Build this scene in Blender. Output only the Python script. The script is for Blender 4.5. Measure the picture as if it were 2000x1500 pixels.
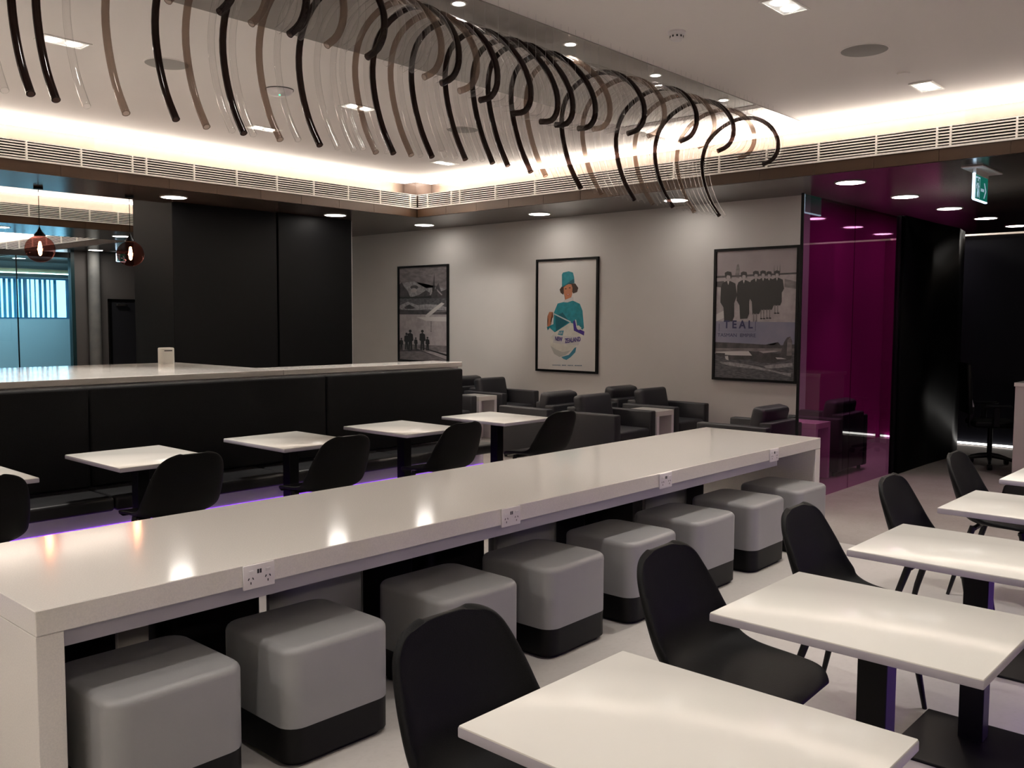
import bpy, bmesh, math, random
from mathutils import Vector, Matrix
random.seed(7)
S = bpy.context.scene
for o in list(bpy.data.objects): bpy.data.objects.remove(o)
COL = S.collection
PI = math.pi

# ------------------------------------------------------------------ camera, world, exposure
cam_d = bpy.data.cameras.new('camera'); cam = bpy.data.objects.new('camera', cam_d); COL.objects.link(cam)
cam_d.sensor_width = 36.0; cam_d.lens = 31.987; cam_d.clip_end = 200
m = Matrix(((0.6708365, 0.04913638, -0.73997568, 0), (-0.74159188, 0.05044331, -0.66895213, 0),
            (0.00445693, 0.99751746, 0.07027835, 1.65), (0, 0, 0, 1)))
# columns of the matrix are the camera axes expressed in the room
cam.matrix_world = m
S.camera = cam
w = bpy.data.worlds.new('world'); S.world = w; w.use_nodes = True
w.node_tree.nodes['Background'].inputs[0].default_value = (0.42, 0.74, 0.95, 1)
w.node_tree.nodes['Background'].inputs[1].default_value = 3.4
S.view_settings.view_transform = 'Standard'; S.view_settings.look = 'None'
S.view_settings.gamma = 1; S.view_settings.use_curve_mapping = False
S.view_settings.exposure = 0.0
S.cycles.transparent_max_bounces = 48
S.cycles.max_bounces = 8

def area(name, loc, sx, sy, power, color, up=False, spread=PI):
    d = bpy.data.lights.new(name, 'AREA'); d.shape = 'RECTANGLE'; d.size = sx; d.size_y = sy
    d.energy = power; d.color = color; d.spread = spread
    o = bpy.data.objects.new(name, d); COL.objects.link(o); o.location = loc
    if up: o.rotation_euler = (PI, 0, 0)
    return o
WARM = (1.0, 0.90, 0.78)
COVE = 36.0     # W per metre of cove strip
# cove strips (hidden LED on the ledges behind the grilles)
area('cove_light', (2.2, 10.19, 3.468), 13.4, .20, 13.4*COVE, WARM, True)
area('cove_light', (9.19, 3.2, 3.468), .20, 13.6, 13.6*COVE, WARM, True)
area('cove_light', (-4.8, 3.2, 3.475), .06, 13.6, 13.6*COVE*.5, WARM, True)
area('cove_light', (2.2, -3.8, 3.475), 13.4, .06, 13.4*COVE*.5, WARM, True)
area('cove_light', (1.2, 15.75, 3.468), 13.0, .20, 13.0*COVE, WARM, True)
area('cove_light', (8.35, 21.7, 3.468), .20, 8.4, 8.4*COVE*1.2, WARM, True)

# ------------------------------------------------------------------ materials
def mat(name, col, rough=.5, metal=0., spec=.5, noise=None, bump=None, emit=None, coat=0.):
    mt = bpy.data.materials.new(name); mt.use_nodes = True
    nt = mt.node_tree; b = nt.nodes['Principled BSDF']
    b.inputs['Base Color'].default_value = (*col, 1); b.inputs['Roughness'].default_value = rough
    b.inputs['Metallic'].default_value = metal; b.inputs['Specular IOR Level'].default_value = spec
    b.inputs['Coat Weight'].default_value = coat
    tc = nt.nodes.new('ShaderNodeTexCoord')
    if noise:                                   # (scale, second colour, detail[, stretch])
        n = nt.nodes.new('ShaderNodeTexNoise'); n.inputs['Scale'].default_value = noise[0]; n.inputs['Detail'].default_value = noise[2]
        if len(noise) > 3:
            mp = nt.nodes.new('ShaderNodeMapping'); mp.inputs['Scale'].default_value = noise[3]
            nt.links.new(tc.outputs['Object'], mp.inputs[0]); nt.links.new(mp.outputs[0], n.inputs['Vector'])
        else: nt.links.new(tc.outputs['Object'], n.inputs['Vector'])
        r = nt.nodes.new('ShaderNodeValToRGB'); r.color_ramp.elements[0].position = .35; r.color_ramp.elements[1].position = .65
        r.color_ramp.elements[0].color = (*col, 1); r.color_ramp.elements[1].color = (*noise[1], 1)
        nt.links.new(n.outputs['Fac'], r.inputs[0]); nt.links.new(r.outputs[0], b.inputs['Base Color'])
    if bump:                                    # (scale, strength)
        n2 = nt.nodes.new('ShaderNodeTexNoise'); n2.inputs['Scale'].default_value = bump[0]; n2.inputs['Detail'].default_value = 3
        nt.links.new(tc.outputs['Object'], n2.inputs['Vector'])
        bp_ = nt.nodes.new('ShaderNodeBump'); bp_.inputs['Strength'].default_value = bump[1]; bp_.inputs['Distance'].default_value = .002
        nt.links.new(n2.outputs['Fac'], bp_.inputs['Height']); nt.links.new(bp_.outputs[0], b.inputs['Normal'])
    if emit:
        b.inputs['Emission Color'].default_value = (*emit[0], 1); b.inputs['Emission Strength'].default_value = emit[1]
    return mt

def tube_mat(name, tint, body=None, bw=0., shine=1., rim=None):
    """thin-walled glass tube: clear through the middle, denser and shinier towards its edges"""
    mt = bpy.data.materials.new(name); mt.use_nodes = True; nt = mt.node_tree; nt.nodes.clear()
    out = nt.nodes.new('ShaderNodeOutputMaterial'); tr = nt.nodes.new('ShaderNodeBsdfTransparent')
    tr.inputs[0].default_value = (*tint, 1)
    if rim:                                     # the wall of the tube is seen edge-on at its outline
        lw = nt.nodes.new('ShaderNodeLayerWeight'); lw.inputs[0].default_value = .35
        cr = nt.nodes.new('ShaderNodeValToRGB'); cr.color_ramp.elements[0].position = .45; cr.color_ramp.elements[1].position = .9
        cr.color_ramp.elements[0].color = (*tint, 1); cr.color_ramp.elements[1].color = (*rim, 1)
        nt.links.new(lw.outputs['Facing'], cr.inputs[0]); nt.links.new(cr.outputs[0], tr.inputs[0])
    gl = nt.nodes.new('ShaderNodeBsdfGlossy'); gl.inputs['Roughness'].default_value = .07; gl.inputs[0].default_value = (.9, .9, .9, 1)
    fr = nt.nodes.new('ShaderNodeFresnel'); fr.inputs[0].default_value = 1.5
    mx = nt.nodes.new('ShaderNodeMixShader')
    sc = nt.nodes.new('ShaderNodeMath'); sc.operation = 'MULTIPLY'; sc.inputs[1].default_value = shine
    sc.use_clamp = True; cp = nt.nodes.new('ShaderNodeMath'); cp.operation = 'MINIMUM'; cp.inputs[1].default_value = .45 if shine > 1 else 1
    nt.links.new(fr.outputs[0], cp.inputs[0]); nt.links.new(cp.outputs[0], sc.inputs[0]); ge = nt.nodes.new('ShaderNodeNewGeometry'); iv = nt.nodes.new('ShaderNodeMath'); iv.operation = 'SUBTRACT'; iv.inputs[0].default_value = 1
    m3 = nt.nodes.new('ShaderNodeMath'); m3.operation = 'MULTIPLY'
    nt.links.new(ge.outputs['Backfacing'], iv.inputs[1]); nt.links.new(iv.outputs[0], m3.inputs[1]); nt.links.new(sc.outputs[0], m3.inputs[0])
    nt.links.new(m3.outputs[0], mx.inputs[0]); nt.links.new(tr.outputs[0], mx.inputs[1]); nt.links.new(gl.outputs[0], mx.inputs[2])
    last = mx
    if bw:
        df = nt.nodes.new('ShaderNodeBsdfDiffuse'); df.inputs[0].default_value = (*body, 1)
        m2 = nt.nodes.new('ShaderNodeMixShader'); m2.inputs[0].default_value = bw
        nt.links.new(mx.outputs[0], m2.inputs[1]); nt.links.new(df.outputs[0], m2.inputs[2]); last = m2
    nt.links.new(last.outputs[0], out.inputs[0])
    return mt

def glass_pane(name, tint, ior=1.5, rough=0.0):
    mt = tube_mat(name, tint); nt = mt.node_tree
    for n in nt.nodes:
        if n.type == 'FRESNEL': n.inputs[0].default_value = ior
        if n.type == 'BSDF_GLOSSY': n.inputs['Roughness'].default_value = rough
    return mt

def veneer(name, c1, c2, rough, axis, pitch, spec=.5):
    """dark timber veneer, a slightly different sheet every `pitch` metres along the axis"""
    mt = mat(name, c1, rough, spec=spec); nt = mt.node_tree; b = nt.nodes['Principled BSDF']
    tc = nt.nodes.new('ShaderNodeTexCoord'); sp = nt.nodes.new('ShaderNodeSeparateXYZ')
    nt.links.new(tc.outputs['Object'], sp.inputs[0])
    def cell(a, p):
        dv = nt.nodes.new('ShaderNodeMath'); dv.operation = 'DIVIDE'; dv.inputs[1].default_value = p
        fl = nt.nodes.new('ShaderNodeMath'); fl.operation = 'FLOOR'
        nt.links.new(sp.outputs[a], dv.inputs[0]); nt.links.new(dv.outputs[0], fl.inputs[0]); return fl
    cb = nt.nodes.new('ShaderNodeCombineXYZ')
    f1 = cell(axis[0], pitch); nt.links.new(f1.outputs[0], cb.inputs[0])
    if len(axis) > 1:
        f2 = cell(axis[1], pitch); nt.links.new(f2.outputs[0], cb.inputs[1])
    wn = nt.nodes.new('ShaderNodeTexWhiteNoise'); nt.links.new(cb.outputs[0], wn.inputs['Vector'])
    no = nt.nodes.new('ShaderNodeTexNoise'); no.inputs['Scale'].default_value = 9; no.inputs['Detail'].default_value = 5
    nt.links.new(tc.outputs['Object'], no.inputs['Vector'])
    ad = nt.nodes.new('ShaderNodeMath'); ad.operation = 'MULTIPLY_ADD'; ad.inputs[1].default_value = .4
    nt.links.new(no.outputs['Fac'], ad.inputs[0])
    ml = nt.nodes.new('ShaderNodeMath'); ml.operation = 'MULTIPLY'; ml.inputs[1].default_value = .6
    nt.links.new(wn.outputs['Value'], ml.inputs[0]); nt.links.new(ml.outputs[0], ad.inputs[2])
    mx = nt.nodes.new('ShaderNodeMix'); mx.data_type = 'RGBA'
    mx.inputs[6].default_value = (*c1, 1); mx.inputs[7].default_value = (*c2, 1)
    nt.links.new(ad.outputs[0], mx.inputs[0]); nt.links.new(mx.outputs[2], b.inputs['Base Color'])
    return mt

M = {
 'ceil': mat('ceiling_paint', (.80, .755, .735), .9),
 'wall': mat('wall_paint', (.55, .525, .50), .85, noise=(1.2, (.57, .545, .52), 2)),
 'quartz': mat('white_quartz', (.70, .675, .635), .10, noise=(180, (.76, .73, .68), 2)),
 'laminate': mat('white_laminate', (.83, .815, .765), .17, spec=.16),
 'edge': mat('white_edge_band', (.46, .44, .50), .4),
 'soffit': veneer('soffit_veneer', (.042, .030, .026), (.078, .056, .043), .2, 'XY', .9, spec=.38),
 'fascia_x': veneer('fascia_veneer', (.032, .017, .009), (.072, .038, .019), .4, 'X', .33),
 'fascia_y': veneer('fascia_veneer_end', (.032, .017, .009), (.072, .038, .019), .4, 'Y', .33),
 'grille': mat('grille_white', (.86, .84, .80), .5),
 'dark_void': mat('duct_black', (.012, .009, .009), .9, spec=.1),
 'black_panel': mat('black_panel', (.0028, .0028, .0032), .5, spec=.15),
 'black_gloss': mat('black_gloss_panel', (.003, .003, .0033), .42, spec=.06),
 'navy': mat('navy_wall', (.004, .004, .008), .5, spec=.2),
 'black_leather': mat('black_leather', (.008, .008, .009), .42, spec=.35, bump=(60, .3)),
 'bench_fabric': mat('bench_fabric', (.007, .007, .0075), .85, spec=.15, noise=(160, (.011, .011, .012), 3), bump=(200, .3)),
 'black_fabric': mat('black_fabric', (.0028, .0028, .0032), .55, spec=.16, noise=(220, (.0045, .0045, .005), 3), bump=(300, .3)),
 'black_plastic': mat('black_plastic', (.006, .006, .006), .4, spec=.3),
 'black_metal': mat('black_powder_coat', (.003, .003, .0035), .4, spec=.2),
 'charcoal': mat('charcoal_leather', (.015, .015, .019), .5, bump=(90, .2)),
 'grey_vinyl': mat('grey_vinyl', (.25, .25, .252), .42, bump=(140, .15)),
 'dark_vinyl': mat('black_vinyl', (.003, .0028, .003), .45, spec=.2),
 'pale_panel': mat('pale_panel', (.88, .82, .90), .4),
 'white_plastic': mat('white_plastic', (.74, .70, .72), .35),
 'dark_dot': mat('dark_plastic', (.02, .018, .02), .4),
 'speaker': mat('grey_speaker_mesh', (.33, .315, .30), .8),
 'steel': mat('brushed_steel', (.5, .5, .5), .3, metal=1),
 'lamp': mat('lamp_glow', (1, 1, 1), .5, emit=((1, .93, .86), 30)),
 'spotlamp': mat('spot_glow', (1, 1, 1), .5, emit=((1, .95, .88), 22)),
 'led_white': mat('led_white', (1, 1, 1), .5, emit=((1, .97, .92), 5)),
 'led_purple': mat('led_purple', (.3, .05, .6), .5, emit=((.24, .04, .75), 1.5)),
 'filament': mat('filament', (1, .6, .2), .5, emit=((1, .62, .28), 60)),
 'amber': tube_mat('amber_glass', (.66, .40, .37)),
 'clear': tube_mat('clear_glass_tube', (.98, .977, .975), (.75, .73, .70), .025, 1.3, (.42, .40, .38)),
 'taupe': tube_mat('taupe_glass_tube', (.60, .52, .47), (.34, .27, .22), .22, .6),
 'smoke': tube_mat('dark_smoked_glass_tube', (.13, .09, .08), (.03, .016, .013), .35, .7),
 'screen': glass_pane('magenta_glass', (.72, .44, .66), 1.4),
 'magenta': mat('magenta_gloss_wall', (.36, .03, .20), .04),
 'blueglass': glass_pane('partition_glass', (.72, .91, .96)),
 'concrete': mat('concrete', (.30, .31, .30), .8, noise=(4, (.36, .36, .34), 4)),
 'door': mat('door_charcoal', (.035, .037, .045), .5),
 'blue_trim': mat('window_frame', (.05, .16, .28), .5),
 'louvre': mat('louvre_aluminium', (.12, .42, .62), .4),
 'chrome': mat('chrome', (.8, .8, .8), .12, metal=1),
 'sign_green': mat('sign_green', (.004, .10, .065), .4, emit=((.004, .12, .09), .8)),
 'sign_white': mat('sign_white', (.8, .9, .95), .4, emit=((.45, .62, .78), .55)),
 'sign_edge': mat('sign_edge_light', (1, 1, 1), .4, emit=((.55, .78, 1), 3)),
 'green_led': mat('green_led', (0, 1, .3), .4, emit=((.05, 1, .35), 4)),
 'wire': mat('suspension_wire', (.3, .3, .3), .5),
 'gloss_ceiling': mat('gloss_ceiling_panel', (.33, .305, .29), .18, noise=(2.2, (.36, .33, .31), 3)),
 'paper': mat('print_paper', (.62, .60, .57), .6),
}
def floor_mat(name, c1, c2, c3, rough):
    mt = mat(name, c1, rough); nt = mt.node_tree; b = nt.nodes['Principled BSDF']
    tc = nt.nodes.new('ShaderNodeTexCoord')
    n1 = nt.nodes.new('ShaderNodeTexNoise'); n1.inputs['Scale'].default_value = 1.6; n1.inputs['Detail'].default_value = 8; n1.inputs['Roughness'].default_value = .65
    n2 = nt.nodes.new('ShaderNodeTexNoise'); n2.inputs['Scale'].default_value = 38; n2.inputs['Detail'].default_value = 4
    nt.links.new(tc.outputs['Object'], n1.inputs['Vector']); nt.links.new(tc.outputs['Object'], n2.inputs['Vector'])
    r1 = nt.nodes.new('ShaderNodeValToRGB'); r1.color_ramp.elements[0].position = .38; r1.color_ramp.elements[1].position = .66
    r1.color_ramp.elements[0].color = (*c1, 1); r1.color_ramp.elements[1].color = (*c2, 1)
    nt.links.new(n1.outputs['Fac'], r1.inputs[0])
    mx = nt.nodes.new('ShaderNodeMix'); mx.data_type = 'RGBA'; mx.inputs[7].default_value = (*c3, 1)
    r2 = nt.nodes.new('ShaderNodeMapRange'); r2.inputs[1].default_value = .5; r2.inputs[2].default_value = .8; r2.inputs[4].default_value = .5
    nt.links.new(n2.outputs['Fac'], r2.inputs[0]); nt.links.new(r2.outputs[0], mx.inputs[0]); nt.links.new(r1.outputs[0], mx.inputs[6])
    nt.links.new(mx.outputs[2], b.inputs['Base Color'])
    return mt
M['vinyl_floor'] = floor_mat('pale_vinyl_floor', (.44, .42, .395), (.50, .475, .45), (.38, .36, .34), .38)
M['carpet'] = floor_mat('mottled_carpet', (.22, .195, .185), (.27, .245, .23), (.17, .15, .14), .9)

# ------------------------------------------------------------------ helpers
def B(): return bmesh.new()
def box(bm, x0, x1, y0, y1, z0, z1, bev=0., seg=1, rot=None):
    r = bmesh.ops.create_cube(bm, size=1.0); vs = r['verts']
    for v in vs:
        v.co = Vector(((x0+x1)/2 + v.co.x*(x1-x0), (y0+y1)/2 + v.co.y*(y1-y0), (z0+z1)/2 + v.co.z*(z1-z0)))
    if bev:
        es = list({e for v in vs for e in v.link_edges})
        r2 = bmesh.ops.bevel(bm, geom=es, offset=bev, segments=seg, affect='EDGES', profile=.5)
        vs = list({v for f in r2['faces'] for v in f.verts} | {v for v in vs if v.is_valid})
    if rot is not None: bmesh.ops.transform(bm, matrix=rot, verts=[v for v in vs if v.is_valid])
    return bm
def cyl(bm, loc, r, h, seg=24, r2=None, rot=None):
    mtx = Matrix.Translation(loc) @ (rot if rot is not None else Matrix.Identity(4))
    bmesh.ops.create_cone(bm, cap_ends=True, segments=seg, radius1=r, radius2=r if r2 is None else r2, depth=h, matrix=mtx)
    return bm
def lathe(bm, prof, loc, seg=32):
    rings = []
    for r, z in prof:
        rings.append([bm.verts.new((loc[0]+r*math.cos(2*PI*k/seg), loc[1]+r*math.sin(2*PI*k/seg), loc[2]+z)) for k in range(seg)])
    for a, b in zip(rings, rings[1:]):
        for k in range(seg): bm.faces.new((a[k], a[(k+1) % seg], b[(k+1) % seg], b[k]))
    return bm
def sweep(bm, pts, radii, seg=8, caps=True):
    rings = []; n = len(pts); P = [Vector(p) for p in pts]
    up = Vector((0, 0, 1))
    t0 = (P[1]-P[0]).normalized(); u = t0.cross(up)
    if u.length < 1e-3: u = t0.cross(Vector((1, 0, 0)))
    u.normalize()
    for i in range(n):
        t = (P[min(i+1, n-1)]-P[max(i-1, 0)]).normalized()
        u = (u - t*u.dot(t)).normalized(); v = t.cross(u)
        r = radii if isinstance(radii, (int, float)) else radii[i]
        rings.append([bm.verts.new(P[i] + (u*math.cos(2*PI*k/seg) + v*math.sin(2*PI*k/seg))*r) for k in range(seg)])
    fs = []
    for a, b in zip(rings, rings[1:]):
        for k in range(seg): fs.append(bm.faces.new((a[k], a[(k+1) % seg], b[(k+1) % seg], b[k])))
    c0 = sum((v.co for v in rings[0]), Vector())/seg
    fs[0].normal_update()
    if fs[0].normal.dot(fs[0].calc_center_median()-c0) < 0:
        for f in fs: f.normal_flip()
    if caps: bm.faces.new(rings[0][::-1]); bm.faces.new(rings[-1])
    return bm
def mesh_of(name, bm, m, smooth=False, recalc=True):
    if recalc: bmesh.ops.recalc_face_normals(bm, faces=bm.faces)
    me = bpy.data.meshes.new(name); bm.to_mesh(me); bm.free()
    for k in (m if isinstance(m, (list, tuple)) else [m]): me.materials.append(M[k] if isinstance(k, str) else k)
    if smooth:
        for p in me.polygons: p.use_smooth = True
        try: me.set_sharp_from_angle(angle=math.radians(38))
        except Exception: pass
    return me
def put(name, me, parent=None, loc=(0, 0, 0), label=None):
    o = bpy.data.objects.new(name, me); COL.objects.link(o); o.location = loc
    if parent is not None: o.parent = parent
    if label: o['label'] = label
    return o
def part(name, bm, m, parent=None, smooth=False, label=None):
    return put(name, mesh_of(name, bm, m, smooth), parent, label=label)
def tag(o, label=None, cat=None, group=None, kind=None):
    for k, v in (('label', label), ('category', cat), ('group', group), ('kind', kind)):
        if v: o[k] = v
    return o
def thing(name, label, cat, loc=(0, 0, 0), rz=0., group=None):
    o = bpy.data.objects.new(name, None); COL.objects.link(o); o.location = loc; o.rotation_euler = (0, 0, rz)
    o.empty_display_size = .1
    return tag(o, label, cat, group)
def struct(name, bm, m, label=None, smooth=False):
    return tag(part(name, bm, m, None, smooth), label, None, None, 'structure')
def dup(root, loc, rz=0., label=None, group=None):
    r = root.copy(); COL.objects.link(r); r.location = loc; r.rotation_euler = (0, 0, rz)
    if label: r['label'] = label
    if group: r['group'] = group
    for ch in list(root.children):
        c = ch.copy(); COL.objects.link(c); c.parent = r
        for g in ch.children:
            d = g.copy(); COL.objects.link(d); d.parent = c
    return r
def spot(loc, power, size, color=WARM, target=None, blend=.6, rad=.06):
    d = bpy.data.lights.new('spot', 'SPOT'); d.energy = power; d.spot_size = math.radians(size); d.spot_blend = blend
    d.color = color; d.shadow_soft_size = rad; d.specular_factor = 0   # the lamp discs themselves carry the reflections
    o = bpy.data.objects.new('spot', d); COL.objects.link(o); o.location = loc
    if target is not None:
        o.rotation_euler = (Vector(target)-Vector(loc)).to_track_quat('-Z', 'Y').to_euler()
    return o

# ------------------------------------------------------------------ room shell
CZ, SZ = 3.65, 3.14                      # raised ceiling, soffit underside
b = B(); box(b, -6.2, 6.62, -6.2, 30, -.2, 0); struct('floor', b, 'vinyl_floor', 'pale mottled vinyl floor under the tables')
b = B(); box(b, 6.62, 17.6, -6.2, 30, -.2, 0); struct('floor', b, 'carpet', 'brownish grey mottled carpet beyond the long table')
b = B(); box(b, -6.2, 17.6, -6.2, 30, CZ, CZ+.15); struct('ceiling', b, 'ceil', 'pale raised ceiling lit along its edges')
b = B(); box(b, -6.3, -6.1, -6.2, 30, 0, CZ); struct('wall_left', b, 'wall')
b = B(); box(b, -6.2, 17.6, -6.3, -6.1, 0, CZ); struct('wall_front', b, 'wall')
b = B(); box(b, 17.4, 17.6, -6.2, 30, 0, CZ); struct('wall_far', b, 'navy')
# poster wall
b = B(); box(b, 10.39, 10.6, 4.76, 17.0, 0, SZ+.1); struct('wall_right', b, 'wall', 'pale grey wall with three framed posters')
# soffits: a lower box and a narrower upper box leave the lit cove ledge over the grille
def soffit(x0, x1, y0, y1, ledge=None):
    b = B()
    X0, X1, Y0, Y1 = x0, x1, y0, y1
    if ledge == 'y0': box(b, x0, x1, y0, y0+.26, SZ, 3.455); Y0 = y0+.26
    if ledge == 'x0': box(b, x0, x0+.26, y0, y1, SZ, 3.455); X0 = x0+.26
    box(b, X0, X1, Y0, Y1, SZ, CZ+.02)
    return b
def trim(n, bm, m, label): return struct('trim_%d' % n, bm, m, label)
trim(1, soffit(-6.1, 9.04, 10.08, 11.32, 'y0'), 'soffit', 'dark glossy soffit over the booth with round downlights')
trim(2, soffit(9.08, 17.5, -6.1, 10.08, 'x0'), 'soffit', 'dark glossy soffit in front of the poster wall')
trim(3, soffit(9.04, 17.5, 10.08, 30), 'soffit', 'dark soffit beside the tall black cabinet')
trim(4, soffit(-6.1, 9.04, 15.63, 17.4, 'y0'), 'soffit', 'dark soffit across the second room')
trim(5, soffit(8.23, 9.04, 17.4, 30, 'x0'), 'soffit', 'dark soffit along the far passage')
trim(6, soffit(-6.1, 8.23, 26.0, 30), 'soffit', 'dark soffit before the far glass partition')
trim(7, soffit(-6.1, -5.0, -6.1, 10.08), 'soffit', 'dark soffit on the near side')
trim(8, soffit(-5.0, 9.08, -6.1, -4.0), 'soffit', 'dark soffit on the near end')
trim(9, soffit(7.9, 9.04, 11.32, 15.63), 'soffit', 'dark soffit behind the tall black cabinet')
# timber fascia boards under the grilles, in separate veneered boards
def fascia_x(n, x0, x1, y, label):
    f = struct('trim_%d' % n, box(B(), x0, x1, y+.006, y+.029, SZ, 3.258), 'fascia_x', label)
    b = B(); box(b, 0, .60, y-.004, y+.006, SZ-.001, 3.258, .0015); me = mesh_of('fascia_board', b, 'fascia_x')
    x = x0
    while x < x1-.3:
        put('fascia_board', me, f, (x, 0, 0)); x += .602
def fascia_y(n, y0, y1, x, label):
    f = struct('trim_%d' % n, box(B(), x+.006, x+.039, y0, y1, SZ, 3.258), 'fascia_y', label)
    b = B(); box(b, x-.004, x+.006, 0, .60, SZ-.001, 3.258, .0015); me = mesh_of('fascia_board', b, 'fascia_y')
    y = y1-.602
    while y > y0-.3:
        put('fascia_board', me, f, (0, y, 0)); y -= .602
fascia_x(10, -.2, 9.03, 10.05, 'brown timber fascia under the air grille over the booth')
fascia_y(11, 1.0, 10.05, 9.04, 'brown timber fascia under the air grille facing the chandelier end')
fascia_x(12, 3.0, 8.0, 15.60, 'brown timber fascia across the second room')
fascia_y(13, 17.45, 26.0, 8.19, 'brown timber fascia in the furthest room')

# linear air grilles: bottom rail, top rail, dividers and slats
def grille(name, label, axis, p, s0, s1, divs, extra_slats=True):
    g = thing(name, label, 'vent')
    def bx(b, a0, a1, d0, d1, z0, z1):
        return box(b, a0, a1, p+d0, p+d1, z0, z1) if axis == 'x' else box(b, p+d0, p+d1, a0, a1, z0, z1)
    part('rail', bx(B(), s0, s1, -.012, .03, 3.258, 3.276), 'grille', g)
    part('rail', bx(B(), s0, s1, -.004, .03, 3.452, 3.460), 'grille', g)
    part('backing', bx(B(), s0, s1, .024, .029, 3.276, 3.452), 'dark_void', g)
    ds = sorted(divs)
    me = mesh_of('divider', bx(B(), -.008, .008, -.008, .02, 3.276, 3.452), 'grille')
    for d in ds: put('divider', me, g, (d, 0, 0) if axis == 'x' else (0, d, 0))
    ends = [s0]+ds+[s1]; cache = {}
    for a, c in zip(ends, ends[1:]):
        L = round(c-a-.016, 3)
        if L < .03: continue
        if L not in cache: cache[L] = mesh_of('slat', bx(B(), 0, L, -.003, .016, 0, .011), 'grille')
        for k in range(6):
            z = 3.290 + k*.0275
            put('slat', cache[L], g, (a+.008, 0, z) if axis == 'x' else (0, a+.008, z))
def divs(known, lo, hi, pitch=.557):
    d = list(known)
    x = min(known)-pitch
    while x > lo: d.append(x); x -= pitch
    x = max(known)+pitch
    while x < hi-.1: d.append(x); x += pitch
    return d
grille('air_grille', 'long white slatted air grille over the black booth', 'x', 10.05, .8, 9.03,
       divs([3.68, 4.23, 4.79, 4.95, 5.53, 6.09, 6.66, 7.22, 7.78, 8.34, 8.9], .9, 9.0))
grille('air_grille', 'long white slatted air grille above the poster wall side', 'y', 9.04, 1.2, 10.04,
       divs([9.83, 9.34, 9.17, 8.49, 7.79, 7.1, 6.4, 5.7, 5.12, 4.56, 3.99, 3.41, 2.85, 2.73, 2.18], 1.3, 10.0))
grille('air_grille', 'white slatted air grille in the second room, ending at the tall black cabinet', 'x', 15.60, 3.4, 7.9,
       [4.2, 4.9, 5.72, 6.2, 6.68, 7.16, 7.6])
grille('air_grille', 'small distant white slatted air grille of the furthest room', 'y', 8.19, 17.5, 25.9,
       [18.2, 19.0, 19.8, 20.6, 21.4, 22.2, 23.0, 23.8, 24.6, 25.4])

# glossy ceiling panel over the chandelier
b = B(); box(b, -1.5, 9.04, 4.08, 5.55, CZ-.008, CZ+.001); trim(14, b, 'gloss_ceiling', 'glossy grey ceiling panel above the glass chandelier')
b = B(); box(b, 7.86, 7.98, 4.08, 5.55, CZ-.012, CZ-.008); trim(15, b, 'ceil', 'pale cross strip on the glossy ceiling panel')

# tall black cabinets / wall block
t = thing('black_cabinet', 'wide tall matt black cabinet block behind the white counter', 'cabinet')
b = B(); box(b, 5.80, 7.35, 11.12, 12.2, 0, CZ-.01, .006); part('side_panel', b, 'black_panel', t)
t = thing('black_cabinet', 'narrower tall matt black cabinet next to the poster wall', 'cabinet')
b = B(); box(b, 7.372, 8.66, 11.11, 12.2, 0, SZ-.002, .006); part('front_panel', b, 'black_panel', t)
b = B(); box(b, 8.662, 8.68, 11.13, 12.2, 0, SZ-.01); part('edge_strip', b, 'grille', t, label='pale edge strip')

# magenta wall and the black and navy walls at the right
b = B(); box(b, 10.602, 17.4, 4.78, 4.95, 0, SZ); struct('wall_side', b, 'magenta', 'glossy magenta wall beyond the poster wall corner')
b = B()
path = [(10.055, 3.50), (11.0, 3.50), (11.8, 3.47), (12.3, 3.55), (12.55, 3.7), (12.7, 3.95)]
for z in (0, 2.775): 
    for (x, y) in path: b.verts.new((x, y, z))
b.verts.ensure_lookup_table(); n = len(path)
for i in range(n-1): b.faces.new((b.verts[i], b.verts[i+1], b.verts[n+i+1], b.verts[n+i]))
o = struct('wall_curved', b, 'black_gloss', 'glossy black curved wall right of the magenta glass', True)
sm = o.modifiers.new('thickness', 'SOLIDIFY'); sm.thickness = .05; sm.offset = 1
b = B(); box(b, 13.15, 13.35, -6.1, 4.94, 0, 2.79); struct('wall_end', b, 'navy', 'dark navy wall at the end of the reception')
b = B(); box(b, 13.125, 13.149, 4.06, 4.778, .05, 2.785); struct('wall_return', b, 'magenta', 'end wall section with magenta light put into its colour, behind the glass screen')  # thin sheet whose magenta colour stands in for magenta light on the end wall
b = B(); box(b, 13.10, 13.124, -2, 4.7, .015, .040); tag(part('floor_light', b, 'led_white'), 'thin white light strip along the foot of the navy wall', 'light')
b = B(); box(b, 13.10, 13.15, -2, 4.7, 2.79, 2.81); tag(part('wall_light', b, mat('led_dim', (1, 1, 1), .5, emit=((1, .8, .6), .5))), 'thin dim light line high on the navy wall', 'light')
# magenta glass screen
t = thing('glass_screen', 'tall see-through magenta glass screen beside the armchairs', 'screen')
b = B(); box(b, 7.69, 8.86, 3.515, 3.527, .004, 2.765, .001); part('pane', b, 'screen', t)
b = B(); box(b, 8.864, 10.03, 3.515, 3.527, .004, 2.765, .001); part('pane', b, 'screen', t)
b = B(); box(b, 7.676, 7.69, 3.509, 3.533, 0, 2.77); part('end_post', b, 'black_metal', t)
b = B(); box(b, 10.03, 10.054, 3.49, 3.54, 0, 2.775); part('end_post', b, 'black_metal', t)

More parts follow.
